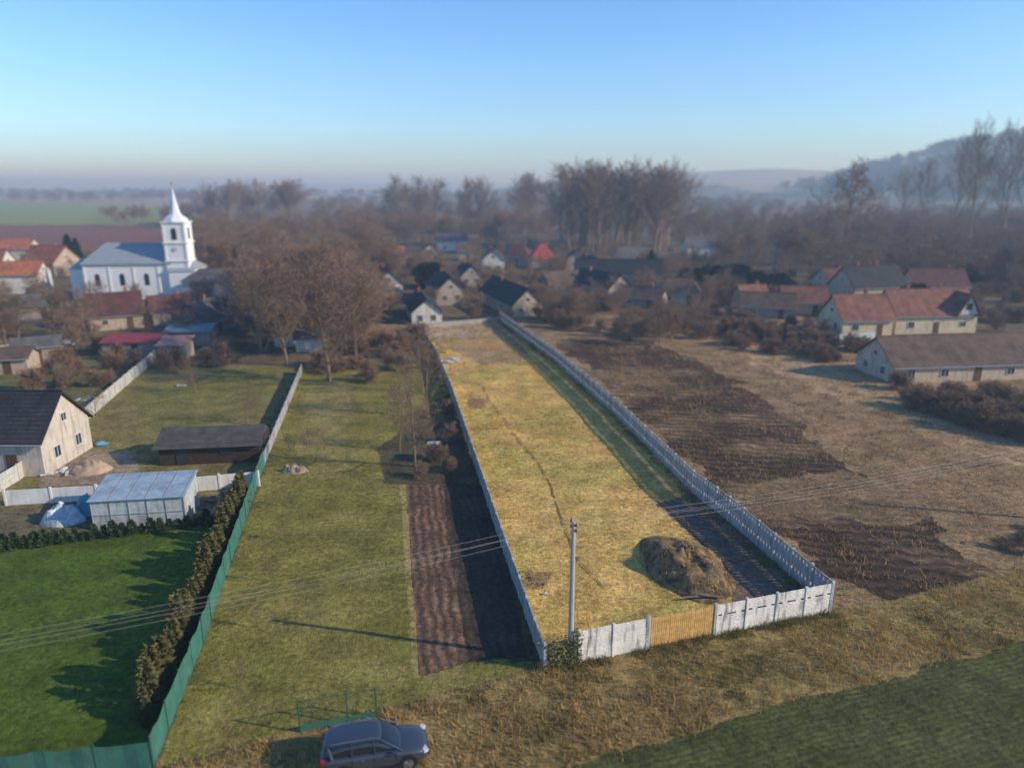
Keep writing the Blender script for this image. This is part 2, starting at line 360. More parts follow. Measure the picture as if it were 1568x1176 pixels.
# ---------- houses ----------
HOUSES=[]
GLASS=M('window_glass',(.03,.04,.05),.12,.1,3,spec=.6)
FRAME=M('window_frame_white',(.55,.55,.53),.5,.08,3)
DOORM=M('door_brown',(.12,.06,.03),.6,.2,4)
CHIM=M('chimney_brick',(.28,.12,.08),.9,.3,5)
PLAS=lambda n,c:M('plaster_'+n,c,.9,.15,.8,.15,14,stain=.5)
ROOF=lambda n,c:M('roof_'+n,c,.85,.45,.7,.35,6,stripe=('Y',.33,.35),stain=.4)
def house(name,x,y,L,D,hw,hr,rz,wall,roof,hip=0.0,chim=1,win=True,ov=.35,door=True):
    z0=float(hz(x,y)); e=empty(name,(x,y,z0),rz); HOUSES.append((x,y,max(L,D)*.5+1.0))
    l,d=L/2,D/2; mb=MB()
    vs=[(-l,-d,-.3),(l,-d,-.3),(l,d,-.3),(-l,d,-.3),(-l,-d,hw),(l,-d,hw),(l,d,hw),(-l,d,hw)]
    fs=[(0,1,5,4),(1,2,6,5),(2,3,7,6),(3,0,4,7)]
    if hip==0:
        vs+=[(-l,0,hw+hr),(l,0,hw+hr)]; fs+=[(5,6,9),(7,4,8)]
    mb.add(vs,fs); mb.obj('walls',wall,e)
    mb=MB(); t=.16; k=hr/d; h_=hip*d
    ex=l+ov; ey=d+ov; ze=hw-k*ov
    if hip==0:
        for s in(-1,1):
            vs=[(-ex,s*ey,ze),(ex,s*ey,ze),(ex,0,hw+hr),(-ex,0,hw+hr)]
            vs+= [(a,b,c+t) for a,b,c in vs]
            f=[(0,1,2,3),(7,6,5,4),(0,4,5,1),(1,5,6,2),(3,7,4,0)]
            mb.add(vs,[tuple(q[::s]) for q in f])
    else:
        zr=hw+hr; vs=[(-ex,-ey,ze),(ex,-ey,ze),(ex,ey,ze),(-ex,ey,ze),(-ex,-ey,ze+t),(ex,-ey,ze+t),(ex,ey,ze+t),(-ex,ey,ze+t),(-(l-h_),0,zr+t),((l-h_),0,zr+t)]
        mb.add(vs,[(3,2,1,0),(0,1,5,4),(1,2,6,5),(2,3,7,6),(3,0,4,7),(4,5,9,8),(6,7,8,9),(5,6,9),(7,4,8)])
    mb.obj('roof',roof,e)
    if hip==0:
        mb=MB(); mb.cyl((-ex,0,hw+hr+t),(ex,0,hw+hr+t),.12,.12,6); mb.obj('ridge_cap',roof,e)
    mb=MB()
    for s in(-1,1): mb.cyl((-ex,s*(ey+.06),ze+.05),(ex,s*(ey+.06),ze+.05),.07,.07,6)
    mb.obj('gutters',M('gutter_zinc',(.3,.31,.32),.5,.1,3),e)
    if win:
        g=MB();fr=MB()
        def window(px,py,pz,w,h,axis):
            if axis=='y':
                s=1 if py>0 else -1
                g.box(px,py+s*.02,pz,w,.06,h); 
                for dz in(-1,1): fr.box(px,py+s*.03,pz+dz*(h/2+.04),w+.16,.1,.08)
                for dx in(-1,0,1): fr.box(px+dx*(w/2+.04 if dx else 0),py+s*.035,pz,.08 if dx else .05,.1,h)
            else:
                s=1 if px>0 else -1
                g.box(px+s*.02,py,pz,.06,w,h)
                for dz in(-1,1): fr.box(px+s*.03,py,pz+dz*(h/2+.04),.1,w+.16,.08)
                for dy in(-1,0,1): fr.box(px+s*.035,py+dy*(w/2+.04 if dy else 0),pz,.1,.08 if dy else .05,h)
        n=max(1,int(L/4.2)); zc=min(hw*.55,1.6)+0
        for s in(-1,1):
            for i in range(n):
                if door and s==-1 and i==n//2: continue
                window(-l+L*(i+.5)/n+R(-.3,.3),s*d,zc,R(.8,1.1),R(.8,1.1),'y')
            for i in(-1,1):
                if D>5.5: window(s*l,i*D*.22,zc,.85,1.0,'x')
            if hip==0 and hr>2.5: window(s*l,0,hw+hr*.32,.7,.7,'x')
        g.obj('windows',GLASS,e);fr.obj('window_frames',FRAME,e)
        if door:
            mb=MB();mb.box(-l+L*(n//2+.5)/n,-d-.02,1.0,1.0,.08,2.1);mb.obj('door',DOORM,e)
    mb=MB()
    for i in range(chim):
        cx=l*(R(.2,.5) if i==0 else -.45); mb.box(cx,.35,hw+hr+.1,.5,.5,1.5); mb.box(cx,.35,hw+hr+.9,.62,.62,.12)
    if chim: mb.obj('chimney',CHIM,e)
    return e
Wh=PLAS('white',(.60,.57,.52));Be=PLAS('beige',(.42,.34,.26));Cr=PLAS('cream',(.50,.41,.31));Ye=PLAS('yellow',(.62,.51,.33));Gy=PLAS('grey',(.31,.28,.25))
rD=ROOF('dark',(.035,.035,.038));rB=ROOF('brown',(.14,.09,.065));rR=ROOF('red',(.25,.105,.07));rO=ROOF('orange',(.45,.15,.07));rM=ROOF('maroon',(.12,.05,.045));rG=ROOF('grey',(.13,.12,.115));rP=ROOF('bright_red',(.42,.07,.06))
hc=math.pi/2
def hs(name,u,v,L,D,hw,hr,rz,wall,roof,**k):
    x,y=site(u,v); return house(name,x,y+ (abs(math.sin(rz))*L+abs(math.cos(rz))*D)/2,L,D,hw,hr,rz,wall,roof,**k)
hs('village_house',640,498,15,5.6,2.3,2.3,hc+.22,Wh,rD)
hs('village_house',677,468,16,6.5,3,3,hc+.25,Be,rD)
hs('village_house',780,487,22,6.5,2.5,3.0,hc+.34,Be,rD)
hs('village_house',583,455,14,6,3,2.8,hc+.3,Wh,rD)
hs('village_house',753,419,10,6.5,4,2.6,hc+.1,Wh,rG)
hs('village_house',831,413,8,8,3.2,4,0.1,Wh,rP,hip=.8)
hs('village_house',795,408,8,8,3.2,3.6,-.2,Be,rM,hip=.8)
hs('village_house',881,416,10,5,3.6,2.2,hc,Cr,rB)
hs('village_house',925,460,16,6.5,2.6,2.8,hc+.5,Cr,rD)
hs('village_house',950,440,22,7,3,3.4,-.15,Gy,rD)
hs('village_house',1046,468,9,7,2.6,2.6,-.25,Cr,rB,hip=.5)
hs('village_house',968,408,9,7,3,2.6,.15,Wh,rG)
hs('village_house',1028,410,8,6,3.4,1,0,Gy,rG)
hs('village_house',1240,484,8.5,7,2.6,2.6,-.25,Be,rR)
hs('village_house',1185,490,10,6,2.3,2.2,-.3,Gy,rB)
hs('village_house',1155,472,6,5,2.4,2.,.2,Be,rR)
hs('village_house',600,405,7,6,3,2.5,.1,Wh,rO); hs('village_house',655,400,9,6,3,2.5,hc+.2,Wh,rR)
hs('village_house',690,385,12,7,4,2.5,.2,Wh,rG); hs('village_house',715,400,7,6,3,2.5,.1,Be,rB)
hs('village_house',775,345,22,9,4,4,0,Be,rO); hs('village_house',870,350,20,9,4,4,0,Wh,rG)
hs('village_house',460,410,10,7,3.5,3,.2,Cr,rR); hs('village_house',465,440,8,7,3,3,.1,Cr,rB)
hs('village_house',1080,395,14,7,4,3,.1,Wh,rG); hs('village_house',905,425,9,6,3,2.4,hc+.3,Be,rD)
hs('village_house',860,452,9,6,2.6,2.4,.4,Gy,rB); hs('village_house',715,440,9,6,2.8,2.6,hc+.3,Gy,rD); hs('village_house',990,475,9,5,2.3,1.8,-.5,Gy,rB)
hs('village_house',60,425,13,9,4,4.2,-.35,Be,rO); hs('village_house',20,455,9,8,5,2.6,.2,Wh,rO); hs('village_house',-40,440,12,9,5,4,.1,Wh,rR)
hs('village_house',20,400,10,8,4,3,.1,Wh,rO)
hs('village_house',155,508,8.5,8,2.6,3.4,.5,Be,rM); hs('village_house',245,500,7,6.5,2.6,2.4,.6,Be,rM)
hs('village_house',297,515,8,6.5,2.2,3.2,hc-.25,Gy,rG); hs('village_house',325,468,12,8,5.2,2.2,-.05,Wh,rG,hip=.6)
hs('village_house',30,492,9,6,2.6,1.8,.4,Gy,rG); hs('garden_shed',40,555,6,4,2.0,1.0,.5,Gy,rG,chim=0); hs('garden_shed',5,575,5,4,2.2,1,.2,Be,rB,chim=0)
hs('garden_shed',470,540,4,3,2.2,1.0,.2,Wh,rG,chim=0,win=False); hs('garden_shed',432,532,3,3,2.2,1.0,.2,Wh,rB,chim=0,win=False)
e=hs('yellow_farmhouse',1325,516,9,8,2.9,3.6,.1,Ye,rR,chim=1)
e=hs('yellow_farmhouse',1432,512,15,8,3.3,3.8,.1,Ye,rR,chim=2)
mb=MB(); mb.add([(3.5,-4.35,3.3),(7.3,-4.35,3.3),(5.4,-4.35,6.7),(3.5,0,3.3),(7.3,0,3.3),(5.4,0,6.7)],[(0,1,2),(0,2,5,3),(1,4,5,2)]); mb.obj('gable_wall',Wh,e)
mb=MB(); 
for s in(-1,1):
    mb.add([(5.4+s*2.4,-4.8,3.0),(5.4+s*2.4,.2,3.0),(5.4,.2,6.95),(5.4,-4.8,6.95),(5.4+s*2.4,-4.8,2.85),(5.4,-4.8,6.75)],[(0,1,2,3),(0,3,5,4)])
mb.obj('gable_roof',rR,e); mb=MB(); mb.box(5.4,-4.38,4.7,1,.1,1.1); mb.obj('gable_window',GLASS,e)
hs('village_house',1345,470,14,8,4,4,.3,Be,rD,chim=2); hs('village_house',1440,462,12,7,3.4,3.4,0,Be,rM)
hs('village_house',1290,452,9,7,2.8,2.8,.3,Cr,rM)
hs('stone_barn',1500,588,24,8.5,2.3,3.0,.12,Cr,rB,chim=0)
hs('gabled_house',-24,729,11,7.4,3.3,3.4,0,PLAS('pale_render',(.52,.46,.39)),rD,chim=0)

# church
def church():
    x,y=site(205,460); e=empty('church',(x,y,0),.10); HOUSES.append((x,y,16))
    W=M('church_white_render',(.8,.8,.78),.85,.05,1); T=M('church_trim',(.74,.73,.68),.8,.08,1); Z=M('church_metal_roof',(.30,.33,.36),.45,.12,.6,spec=.5,stripe=('X',.6,.2))
    mb=MB();mb.box(-1,6,3.9,19,10,7.8);mb.box(-12.2,6,3.3,3.6,7,6.6);mb.box(11,4.8,3.2,5.6,9,6.4)
    tx,ty=10.2,3.2
    mb.box(tx,ty,8.5,4.8,4.8,17); mb.obj('nave_and_tower_walls',W,e)
    mb=MB();mb.box(-1,6,7.9,19.5,10.5,.35);mb.box(-12.4,6,6.75,3.8,7.5,.3);mb.box(11,4.8,6.55,6,9.5,.3)
    for z in(8.6,12.6,17.1): mb.box(tx,ty,z,5.3,5.3,.3)
    for i in range(4): mb.box(-10.2+i*5.3,.95,3.8,.4,.12,7.7)
    for sx in(-1,1):
        mb.box(tx+sx*2.2,ty-2.45,8.5,.4,.14,16.8); mb.box(tx+sx*2.45,ty-2.2,8.5,.14,.4,16.8)
    mb.obj('cornices',T,e)
    mb=MB();ex,ey=9.9,5.5
    vs=[(-1-ex,6-ey,8.08),(-1+ex,6-ey,8.08),(-1+ex,6+ey,8.08),(-1-ex,6+ey,8.08),(-1-ex+4,6,12.4),(-1+ex,6,12.4)]
    mb.add(vs,[(0,1,5,4),(2,3,4,5),(3,0,4),(1,2,5),(3,2,1,0)])
    vs=[(-14.4,2.2,6.9),(-10.6,2.2,6.9),(-10.6,9.8,6.9),(-14.4,9.8,6.9),(-10.6,6,9.2),(-12.4,6,9.0)]
    mb.add(vs,[(0,1,4,5),(2,3,5,4),(3,0,5)])
    vs=[(8,0,6.7),(14.1,0,6.7),(14.1,9.6,6.7),(8,9.6,6.7),(8,4.8,8.8),(12,4.8,8.8)]
    mb.add(vs,[(0,1,5,4),(2,3,4,5),(1,2,5)])
    mb.obj('roof',Z,e)
    mb=MB();prev=None
    for z,r in((17.25,2.9),(18.0,2.4),(18.7,1.4),(19.2,1.15),(20.7,.75),(24.6,.06)):
        if prev: mb.cyl((tx,ty,prev[0]),(tx,ty,z),prev[1],r,8)
        prev=(z,r)
    mb.obj('spire',M('spire_light_metal',(.68,.69,.70),.5,.08,1),e)
    mb=MB();mb.box(tx,ty,25.2,.12,.12,1.4);mb.box(tx,ty,25.4,.7,.1,.12);mb.obj('cross',M('gilded',(.5,.38,.12),.4,.1,3,metal=.6),e)
    mb=MB()
    def arch(cx,cy,z0,w,h,face):
        pts=[(-w/2,0),(w/2,0)]+[(w/2*math.cos(t),h-w/2+w/2*math.sin(t)) for t in [math.pi*k/8 for k in range(9)]]
        vs=[(cx+a,cy,z0+b) if face=='y' else (cx,cy+a,z0+b) for a,b in pts]
        mb.add(vs,[tuple(range(len(vs)))])
    for i in range(3): arch(-7.55+i*5.3,.98,3.2,1.1,2.7,'y')
    arch(tx,ty-2.46,13.3,1.1,2.6,'y');arch(tx+2.46,ty,13.3,1.1,2.6,'x');arch(13.83,4.8,.2,1.6,3.2,'x');arch(11.8,.27,2.2,.8,2.0,'y')
    mb.obj('arched_windows',GLASS,e)
    mb=MB();mb.cyl((tx,ty-2.5,11.3),(tx,ty-2.6,11.3),.5,.5,16);mb.obj('clock_face',FRAME,e)
church()

# ---------- fences ----------
CONC=M('weathered_concrete',(.34,.34,.335),.9,.3,2,.2,10,stain=.7)
CONW=M('whitewashed_concrete',(.74,.71,.64),.9,.14,1.6,.5,7,stain=.9)
POST=M('concrete_post',(.48,.47,.44),.9,.2,3,stain=.5)
def lerp2(a,b,t): return (a[0]+(b[0]-a[0])*t,a[1]+(b[1]-a[1])*t)
def panel_fence(name,pts,h,bd,pm,seg=2.05,nb=4,lattice=(3,),slots=5,th=.06,jit=.03,lp=1.0):
    e=empty(name,(pts[0][0],pts[0][1],0)); ox,oy=pts[0]; po=MB();bo=MB()
    for a,b in zip(pts[:-1],pts[1:]):
        ln=math.hypot(b[0]-a[0],b[1]-a[1]);n=max(1,round(ln/seg));ang=math.atan2(b[1]-a[1],b[0]-a[0])
        for i in range(n):
            p=lerp2(a,b,i/n);q=lerp2(a,b,(i+1)/n);cx,cy=(p[0]+q[0])/2-ox,(p[1]+q[1])/2-oy
            dz=R(-jit,jit)
            po.box(p[0]-ox,p[1]-oy,h/2+.0+dz,.15,.16,h+.16,ang)
            bh=h/nb; w=ln/n-.16
            for k in range(nb):
                zc=bh*(k+.5)+dz*.5
                if k in lattice and random.random()<lp:
                    g_=.36 if slots>3 else .40
                    bo.box(cx,cy,zc+bh*g_,w,th,bh*.24 if slots>3 else bh*.3,ang);bo.box(cx,cy,zc-bh*g_+(0 if slots>3 else .08),w,th,bh*.24 if slots>3 else bh*.42,ang)
                    for j in range(slots):
                        o=-w/2+w*(j+.5)/slots; bo.box(cx+o*math.cos(ang),cy+o*math.sin(ang),zc,w/slots*(.62 if slots>3 else .35),th*.9,bh*.62,ang)
                else: bo.box(cx,cy,zc,w,th,bh*.955,ang+R(-.008,.008))
    po.box(pts[-1][0]-ox,pts[-1][1]-oy,h/2,.15,.16,h+.16,0)
    po.obj('posts',pm,e);bo.obj('boards',bd,e);return e
panel_fence('concrete_panel_fence',S((1270,935),(1115,797),(1060,755),(940,635),(850,555),(765,492)),2.0,CONC,POST,2.05,4,(1,3))
panel_fence('side_boundary_fence',S((832,1022),(768,836),(722,698),(692,608),(668,550),(640,503)),1.5,CONC,POST,2.2,3,())
panel_fence('back_boundary_fence',S((640,503),(765,492)),.8,CONC,CONC,2.4,2,())
def fw(u): return site(u,1025+(u-832)/(1271-832)*(936-1025))
panel_fence('white_concrete_wall',[fw(886),fw(938),fw(990)],1.95,CONW,CONW,2.2,4,(2,),slots=2,lp=.5)
panel_fence('white_concrete_wall',[fw(1094),fw(1140),fw(1186),fw(1230),fw(1270)],1.95,CONW,CONW,2.0,4,(2,),slots=2,lp=.8)
g0,g1=fw(992),fw(1092); e=empty('wooden_gate',(g0[0],g0[1],0),math.atan2(g1[1]-g0[1],g1[0]-g0[0])); gl=math.hypot(g1[0]-g0[0],g1[1]-g0[1])
mb=MB();n=int(gl/.13)
for i in range(n):
    mb.box((i+.5)*gl/n,R(-.008,.008),1.0+R(-.02,.02),gl/n*.82,.03,1.8+R(-.03,.03))
mb.obj('planks',M('larch_planks',(.60,.36,.12),.7,.35,3,.2,8),e)
mb=MB()
for z in(.35,1.6): mb.box(gl/2,.05,z,gl,.06,.1)
mb.obj('rails',M('gate_rails',(.3,.18,.08),.7,.2,3),e)
mb=MB(); mb.box(-.02,0,1,.14,.16,2.15); mb.box(gl+.02,0,1,.14,.16,2.15); mb.obj('posts',POST,e)
c0,c1=fw(834),fw(880)
panel_fence('corner_fence',[c0,c1],1.6,M('old_timber',(.16,.13,.09),.9,.3,3),POST,2,3,())
IVY=M('ivy_leaves',(.16,.16,.05),.8,.5,3)
def leafmass(name,c,sz,n,ls,mat,rz=0):
    mb=MB()
    for i in range(n):
        p=Vector((R(-.5,.5)*sz[0],R(-.5,.5)*sz[1],R(0,1)**1.3*sz[2]))
        p.x*=1+.25*math.sin(p.z*5)
        o=rnd_perp(Vector((0,0,1)));o.z=R(-.3,.9);s=rnd_perp(o.normalized());l=ls*R(.6,1.4)
        mb.add([p-s*l*.5,p+s*l*.5,p+o*l],[(0,1,2)])
    ob=mb.obj(name,mat); ob.location=(c[0],c[1],0);ob.rotation_euler[2]=rz;return ob
leafmass('ivy_bush',(lerp2(c0,c1,.5)),(1.9,.6,1.7),1100,.12,IVY,.3)
leafmass('ivy_climber',fw(883),(.5,.6,2.1),450,.12,IVY)

GRN=M('green_fabric',(.04,.15,.115),.7,.25,1.2,.2,6,stain=.3)
GPO=M('green_steel',(.03,.10,.075),.5,.15,2)
def screen_fence(name,pts,h,seg=2.4,mat=GRN):
    e=empty(name,(pts[0][0],pts[0][1],0));ox,oy=pts[0];po=MB();bo=MB()
    for a,b in zip(pts[:-1],pts[1:]):
        ln=math.hypot(b[0]-a[0],b[1]-a[1]);n=max(1,round(ln/seg))
        sub=4
        for i in range(n*sub):
            p=lerp2(a,b,i/(n*sub));q=lerp2(a,b,(i+1)/(n*sub))
            f=lambda k:.05*math.sin(k*math.pi*2/sub+.4)-.04*abs(math.sin(k*math.pi/sub))
            nx,ny=-(b[1]-a[1])/ln,(b[0]-a[0])/ln
            za=h+f(i);zb=h+f(i+1);o1=.03*math.sin(i*2.1);o2=.03*math.sin((i+1)*2.1)
            P0=(p[0]-ox+nx*o1,p[1]-oy+ny*o1);P1=(q[0]-ox+nx*o2,q[1]-oy+ny*o2)
            bo.add([(*P0,.05),(*P1,.05),(*P1,zb),(*P0,za)],[(0,1,2,3)])
            if i%sub==0: po.cyl((p[0]-ox,p[1]-oy,0),(p[0]-ox,p[1]-oy,h+.12),.035,.035,6)
    po.cyl((pts[-1][0]-ox,pts[-1][1]-oy,0),(pts[-1][0]-ox,pts[-1][1]-oy,h+.12),.035,.035,6)
    po.obj('posts',GPO,e);bo.obj('screen',mat,e);return e
screen_fence('green_screen_fence',S((236,1174),(312,985),(370,815),(405,712)),1.6)
screen_fence('green_screen_fence',S((236,1176),(150,1183),(0,1198),(-300,1225)),1.4)
panel_fence('garden_fence',S((405,712),(462,572)),1.2,CONC,CONC,2.3,3,())
panel_fence('garden_fence',S((-60,790),(30,735),(120,655),(200,585),(238,552)),1.5,POST,POST,2.2,3,())
e=empty('green_mesh_gate',(0,0,0)); mb=MB(); a=site(460,1120);b=site(577,1098)
for t in(0,.62,1): p=lerp2(a,b,t); mb.cyl((*p,0),(*p,1.7),.04,.04,6)
for z in(.35,1.65): mb.cyl((*a,z),(*b,z),.018,.018,5)
for i in range(40): p=lerp2(a,b,i/39); mb.cyl((*p,.35),(*p,1.65),.004,.004,4)
mb.obj('mesh_frame',GPO,e); mb=MB(); an=math.atan2(b[1]-a[1],b[0]-a[0]); c=lerp2(a,b,.5)
mb.box(c[0],c[1],.19,math.hypot(b[0]-a[0],b[1]-a[1]),.05,.34,an); mb.obj('kick_board',GRN,e)
panel_fence('white_garden_wall',S((10,774),(150,766),(397,744)),1.35,M('white_render',(.7,.69,.66),.9,.1,1,stain=.3),M('white_post',(.65,.64,.6),.9,.1,1),3.2,1,())

e=empty('thuja_hedge')
for i in range(46):
    t=i/45; p=lerp2(site(222,1110),site(372,768),t)
    put('thuja',THJ,p[0]+R(-.2,.2),p[1]+R(-.15,.15),R(.6,1.2),parent=e)
e=empty('low_thuja_hedge')
for i in range(26):
    p=lerp2(site(-40,848),site(330,802),i/25); put('thuja',THS,p[0],p[1]+R(-.1,.1),R(.6,1.1),parent=e)

# ---------- greenhouse ----------
PC=M('polycarbonate',(.45,.49,.49),.35,.3,1.6,spec=.5,stain=.5); PCR=M('polycarbonate_roof',(.30,.37,.41),.3,.3,1,spec=.5,stain=.3)
x,y=site(145,812); e=empty('greenhouse',(x,y,0),math.radians(8)); Wd,Dp=6.6,3.6
mb=MB(); mb.add([(0,0,0),(Wd,0,0),(Wd,Dp,0),(0,Dp,0),(0,0,2.4),(Wd,0,2.4),(Wd,Dp,2.9),(0,Dp,2.9)],[(0,1,5,4),(1,2,6,5),(2,3,7,6),(3,0,4,7)]); mb.obj('walls',PC,e)
mb=MB(); mb.add([(-.15,-.2,2.38),(Wd+.15,-.2,2.38),(Wd+.15,Dp+.15,2.94),(-.15,Dp+.15,2.94),(-.15,-.2,2.44),(Wd+.15,-.2,2.44),(Wd+.15,Dp+.15,3.0),(-.15,Dp+.15,3.0)],[(3,2,1,0),(4,5,6,7),(0,1,5,4),(1,2,6,5),(2,3,7,6),(3,0,4,7)]); mb.obj('roof',PCR,e)
mb=MB()
for i in range(6):
    xx=Wd*i/5; mb.box(xx,-.02,1.2,.05,.06,2.4); mb.cyl((xx,-.17,2.46),(xx,Dp+.1,3.02),.025,.025,5)
for z in(.05,1.2,2.36): mb.box(Wd/2,-.03,z,Wd+.1,.05,.05)
mb.obj('frame',M('aluminium',(.4,.4,.4),.4,.1,3,metal=.3),e)
x,y=site(245,714); e=empty('wooden_shed',(x,y,0),math.radians(7)); DW=M('dark_boards',(.07,.045,.03),.9,.3,3,stripe=('X',.18,.4)); DR=M('felt_roof',(.075,.07,.062),.95,.35,1.2,.3,8)
mb=MB(); mb.box(4.5,2.3,1,9,4.4,2); mb.obj('walls',DW,e)
mb=MB(); mb.add([(-.4,-.4,1.75),(9.4,-.4,1.75),(9.2,2.3,3.0),(-.2,2.3,3.0),(9.4,5,1.8),(-.4,5,1.8)],[(0,1,2,3),(3,2,4,5)]); mb.add([(-.2,2.3,2.96),(0.01,.1,1.98),(.01,4.5,1.98)],[(0,1,2)]);mb.add([(9.2,2.3,2.96),(8.99,.1,1.98),(8.99,4.5,1.98)],[(0,2,1)]); mb.obj('roof',DR,e)
mb=MB(); mb.box(2,.08,.95,1,.08,1.8); mb.box(6,.08,1.2,1.2,.08,.6); mb.obj('door_and_window',GLASS,e)
for u,v,L_,ro in((200,547,8.5,M('red_sheet_roof',(.30,.05,.05),.6,.2,1,stripe=('X',.25,.3))),(262,552,4,M('salmon_sheet_roof',(.4,.2,.16),.6,.2,1)),(285,530,7,M('blue_sheet_roof',(.14,.2,.24),.6,.2,1))):
    x,y=site(u,v); e=empty('lean_to_shed',(x,y+2,0),.1); mb=MB(); mb.box(0,0,1.1,L_,3.4,2.2); mb.obj('walls',Gy,e)
    mb=MB(); vs=[(-L_/2-.3,-2.1,2.2),(L_/2+.3,-2.1,2.2),(L_/2+.3,2.1,2.9),(-L_/2-.3,2.1,2.9)]; vs+=[(a,b,c+.08) for a,b,c in vs]; mb.add(vs,[(3,2,1,0),(4,5,6,7),(0,1,5,4),(1,2,6,5),(2,3,7,6),(3,0,4,7)]); mb.obj('roof',ro,e)
    mb=MB(); mb.box(.5,-1.72,1,.9,.06,1.9); mb.box(-L_*.3,-1.72,1.3,.9,.06,.7); mb.obj('openings',GLASS,e)

def heap(name,x,y,rx,ry,h,mat,rz=0,amp=.3,seed=1,n=48,m=18,pw=1.7):
    mb=MB();vs=[(0,0,h)];fs=[]
    for j in range(1,m+1):
        for i in range(n):
            t=2*math.pi*i/n;q=j/m
            no=mnoise.fractal(Vector((math.cos(t)*q*2.2+seed,math.sin(t)*q*2.2,seed*.7)),1,2,5)
            rr=q*(1+.22*mnoise.noise(Vector((math.cos(t)*1.3,math.sin(t)*1.3,seed))))
            z=h*((1-q**pw))*(1+amp*no)+amp*.25*no*(1-q)
            vs.append((rx*rr*math.cos(t),ry*rr*math.sin(t),max(z,-.15) if q<1 else -.15))
    for i in range(n): fs.append((0,1+i,1+(i+1)%n))
    for j in range(m-1):
        for i in range(n):
            a=1+j*n+i;b=1+j*n+(i+1)%n;fs.append((a,a+n,b+n,b))
    mb.add(vs,fs);o=mb.obj(name,mat,None,True);o.location=(x,y,0);o.rotation_euler[2]=rz;return o
HM,nt,b=newmat('straw_and_soil_heap')
N=nt.nodes;L=nt.links; geo=N.new('ShaderNodeNewGeometry');n=N.new('ShaderNodeTexNoise');n.inputs['Scale'].default_value=1.3;n.inputs['Detail'].default_value=9;n.inputs['Roughness'].default_value=.75
L.new(geo.outputs['Position'],n.inputs['Vector']);r=N.new('ShaderNodeValToRGB');r.color_ramp.elements[0].position=.42;r.color_ramp.elements[0].color=(.08,.055,.04,1);r.color_ramp.elements[1].position=.62;r.color_ramp.elements[1].color=(.36,.24,.10,1)
L.new(n.outputs['Fac'],r.inputs['Fac']);L.new(r.outputs[0],b.inputs['Base Color']);bp=N.new('ShaderNodeBump');bp.inputs['Strength'].default_value=.9;bp.inputs['Distance'].default_value=.3;L.new(n.outputs['Fac'],bp.inputs['Height']);L.new(bp.outputs[0],b.inputs['Normal']);b.inputs['Roughness'].default_value=.95
x,y=site(1058,885); HX,HY,HH_=2.9,4.6,1.8; y+=1.2
heap('soil_heap',x,y,HX,HY,HH_,HM,math.radians(16),.5,2,pw=.95)
mb=MB()
for i in range(4200):
    t=R(0,6.28);q=R(0,1)**.6;ca,sa=math.cos(.279),math.sin(.279);lx,ly=HX*q*math.cos(t),HY*q*math.sin(t)
    no=mnoise.fractal(Vector((math.cos(t)*q*2.2+2,math.sin(t)*q*2.2,1.4)),1,2,5)
    z=HH_*(1-q**.95)*(1+.5*no)+.125*no*(1-q)
    if mnoise.noise(Vector((lx,ly,0))*.8)<.02: continue
    p=Vector((x+lx*ca-ly*sa,y+lx*sa+ly*ca,z-.05));mb.tri(p,p+Vector((R(-.2,.2),R(-.2,.2),R(.08,.28))),.05,rnd_perp(Vector((0,0,1))))
mb.obj('heap_straw',M('straw',(.44,.30,.11),.9,.4,2))
mb=MB()
p=site(1085,920)
for dx,dy,a,l in((-.9,0,.1,1.5),(.2,-.1,-.15,1.3),(-.2,.2,.4,.8)): mb.box(p[0]+dx,p[1]+dy,.3+R(0,.12),l,.14,.05,a)
mb.obj('scrap_boards',M('grey_scrap_timber',(.2,.17,.14),.9,.3,3))
x,y=site(85,806); heap('tarp_covered_pile',x,y+1,1.8,1.2,1.5,M('white_tarp',(.50,.55,.58),.5,.35,2,.5,4,stain=.6),0,.45,5)
x,y=site(105,800); heap('blue_tarp',x+.6,y+1.6,1.2,.8,1.5,M('blue_tarp',(.10,.28,.36),.5,.3,1.4),0,.3,8)
x,y=site(450,722); heap('stone_pile',x,y,1.3,.6,.55,M('rubble_stone',(.30,.24,.17),.9,.5,4,.5,9),0,.9,11)
x,y=site(140,720); heap('sand_pile',x,y,2,1.4,.9,M('sand',(.40,.29,.19),.95,.25,2),0,.4,13)
x,y=site(335,790); heap('scrap_pile',x,y+1,1.5,1.0,1.0,M('scrap',(.22,.16,.12),.9,.6,5,.5,9),0,.9,15)
x,y=site(665,702); e=empty('white_beehive',(x,y,0),.1); mb=MB()
for sx in(-.35,.35):
    for sy in(-.3,.3): mb.box(sx,sy,.15,.07,.07,.3)
mb.box(0,0,.62,1.1,.75,.62); mb.box(0,0,1.2,1.08,.73,.52); mb.obj('boxes',M('hive_white',(.75,.75,.73),.6,.08,2),e); mb=MB(); mb.box(0,0,1.52,1.22,.88,.1); mb.obj('lid',M('zinc_lid',(.5,.5,.5),.5,.1,2),e)
def debris(name,u,v,n,sz,mat,spr):
    x,y=site(u,v);mb=MB()
    for i in range(n): mb.box(R(-spr,spr),R(-spr,spr)*.7,R(.03,.2),R(.3,1)*sz,R(.3,1)*sz*.6,R(.04,.16),R(0,3),R(-.5,.5))
    o=mb.obj(name,mat);o.location=(x,y,0)
debris('metal_sheets',684,553,10,1.6,M('pale_sheet',(.5,.52,.53),.5,.25,2),1.6)
debris('rubble',712,510,24,.7,M('rubble',(.36,.30,.25),.9,.3,2),4)
debris('rubble',745,505,20,.7,M('rubble',(.36,.30,.25),.9,.3,2),3)
debris('white_stone',834,911,2,.45,FRAME,.05)
debris('wood_scraps',815,890,14,.25,M('scrap2',(.2,.14,.09),.9,.4,3),.9)
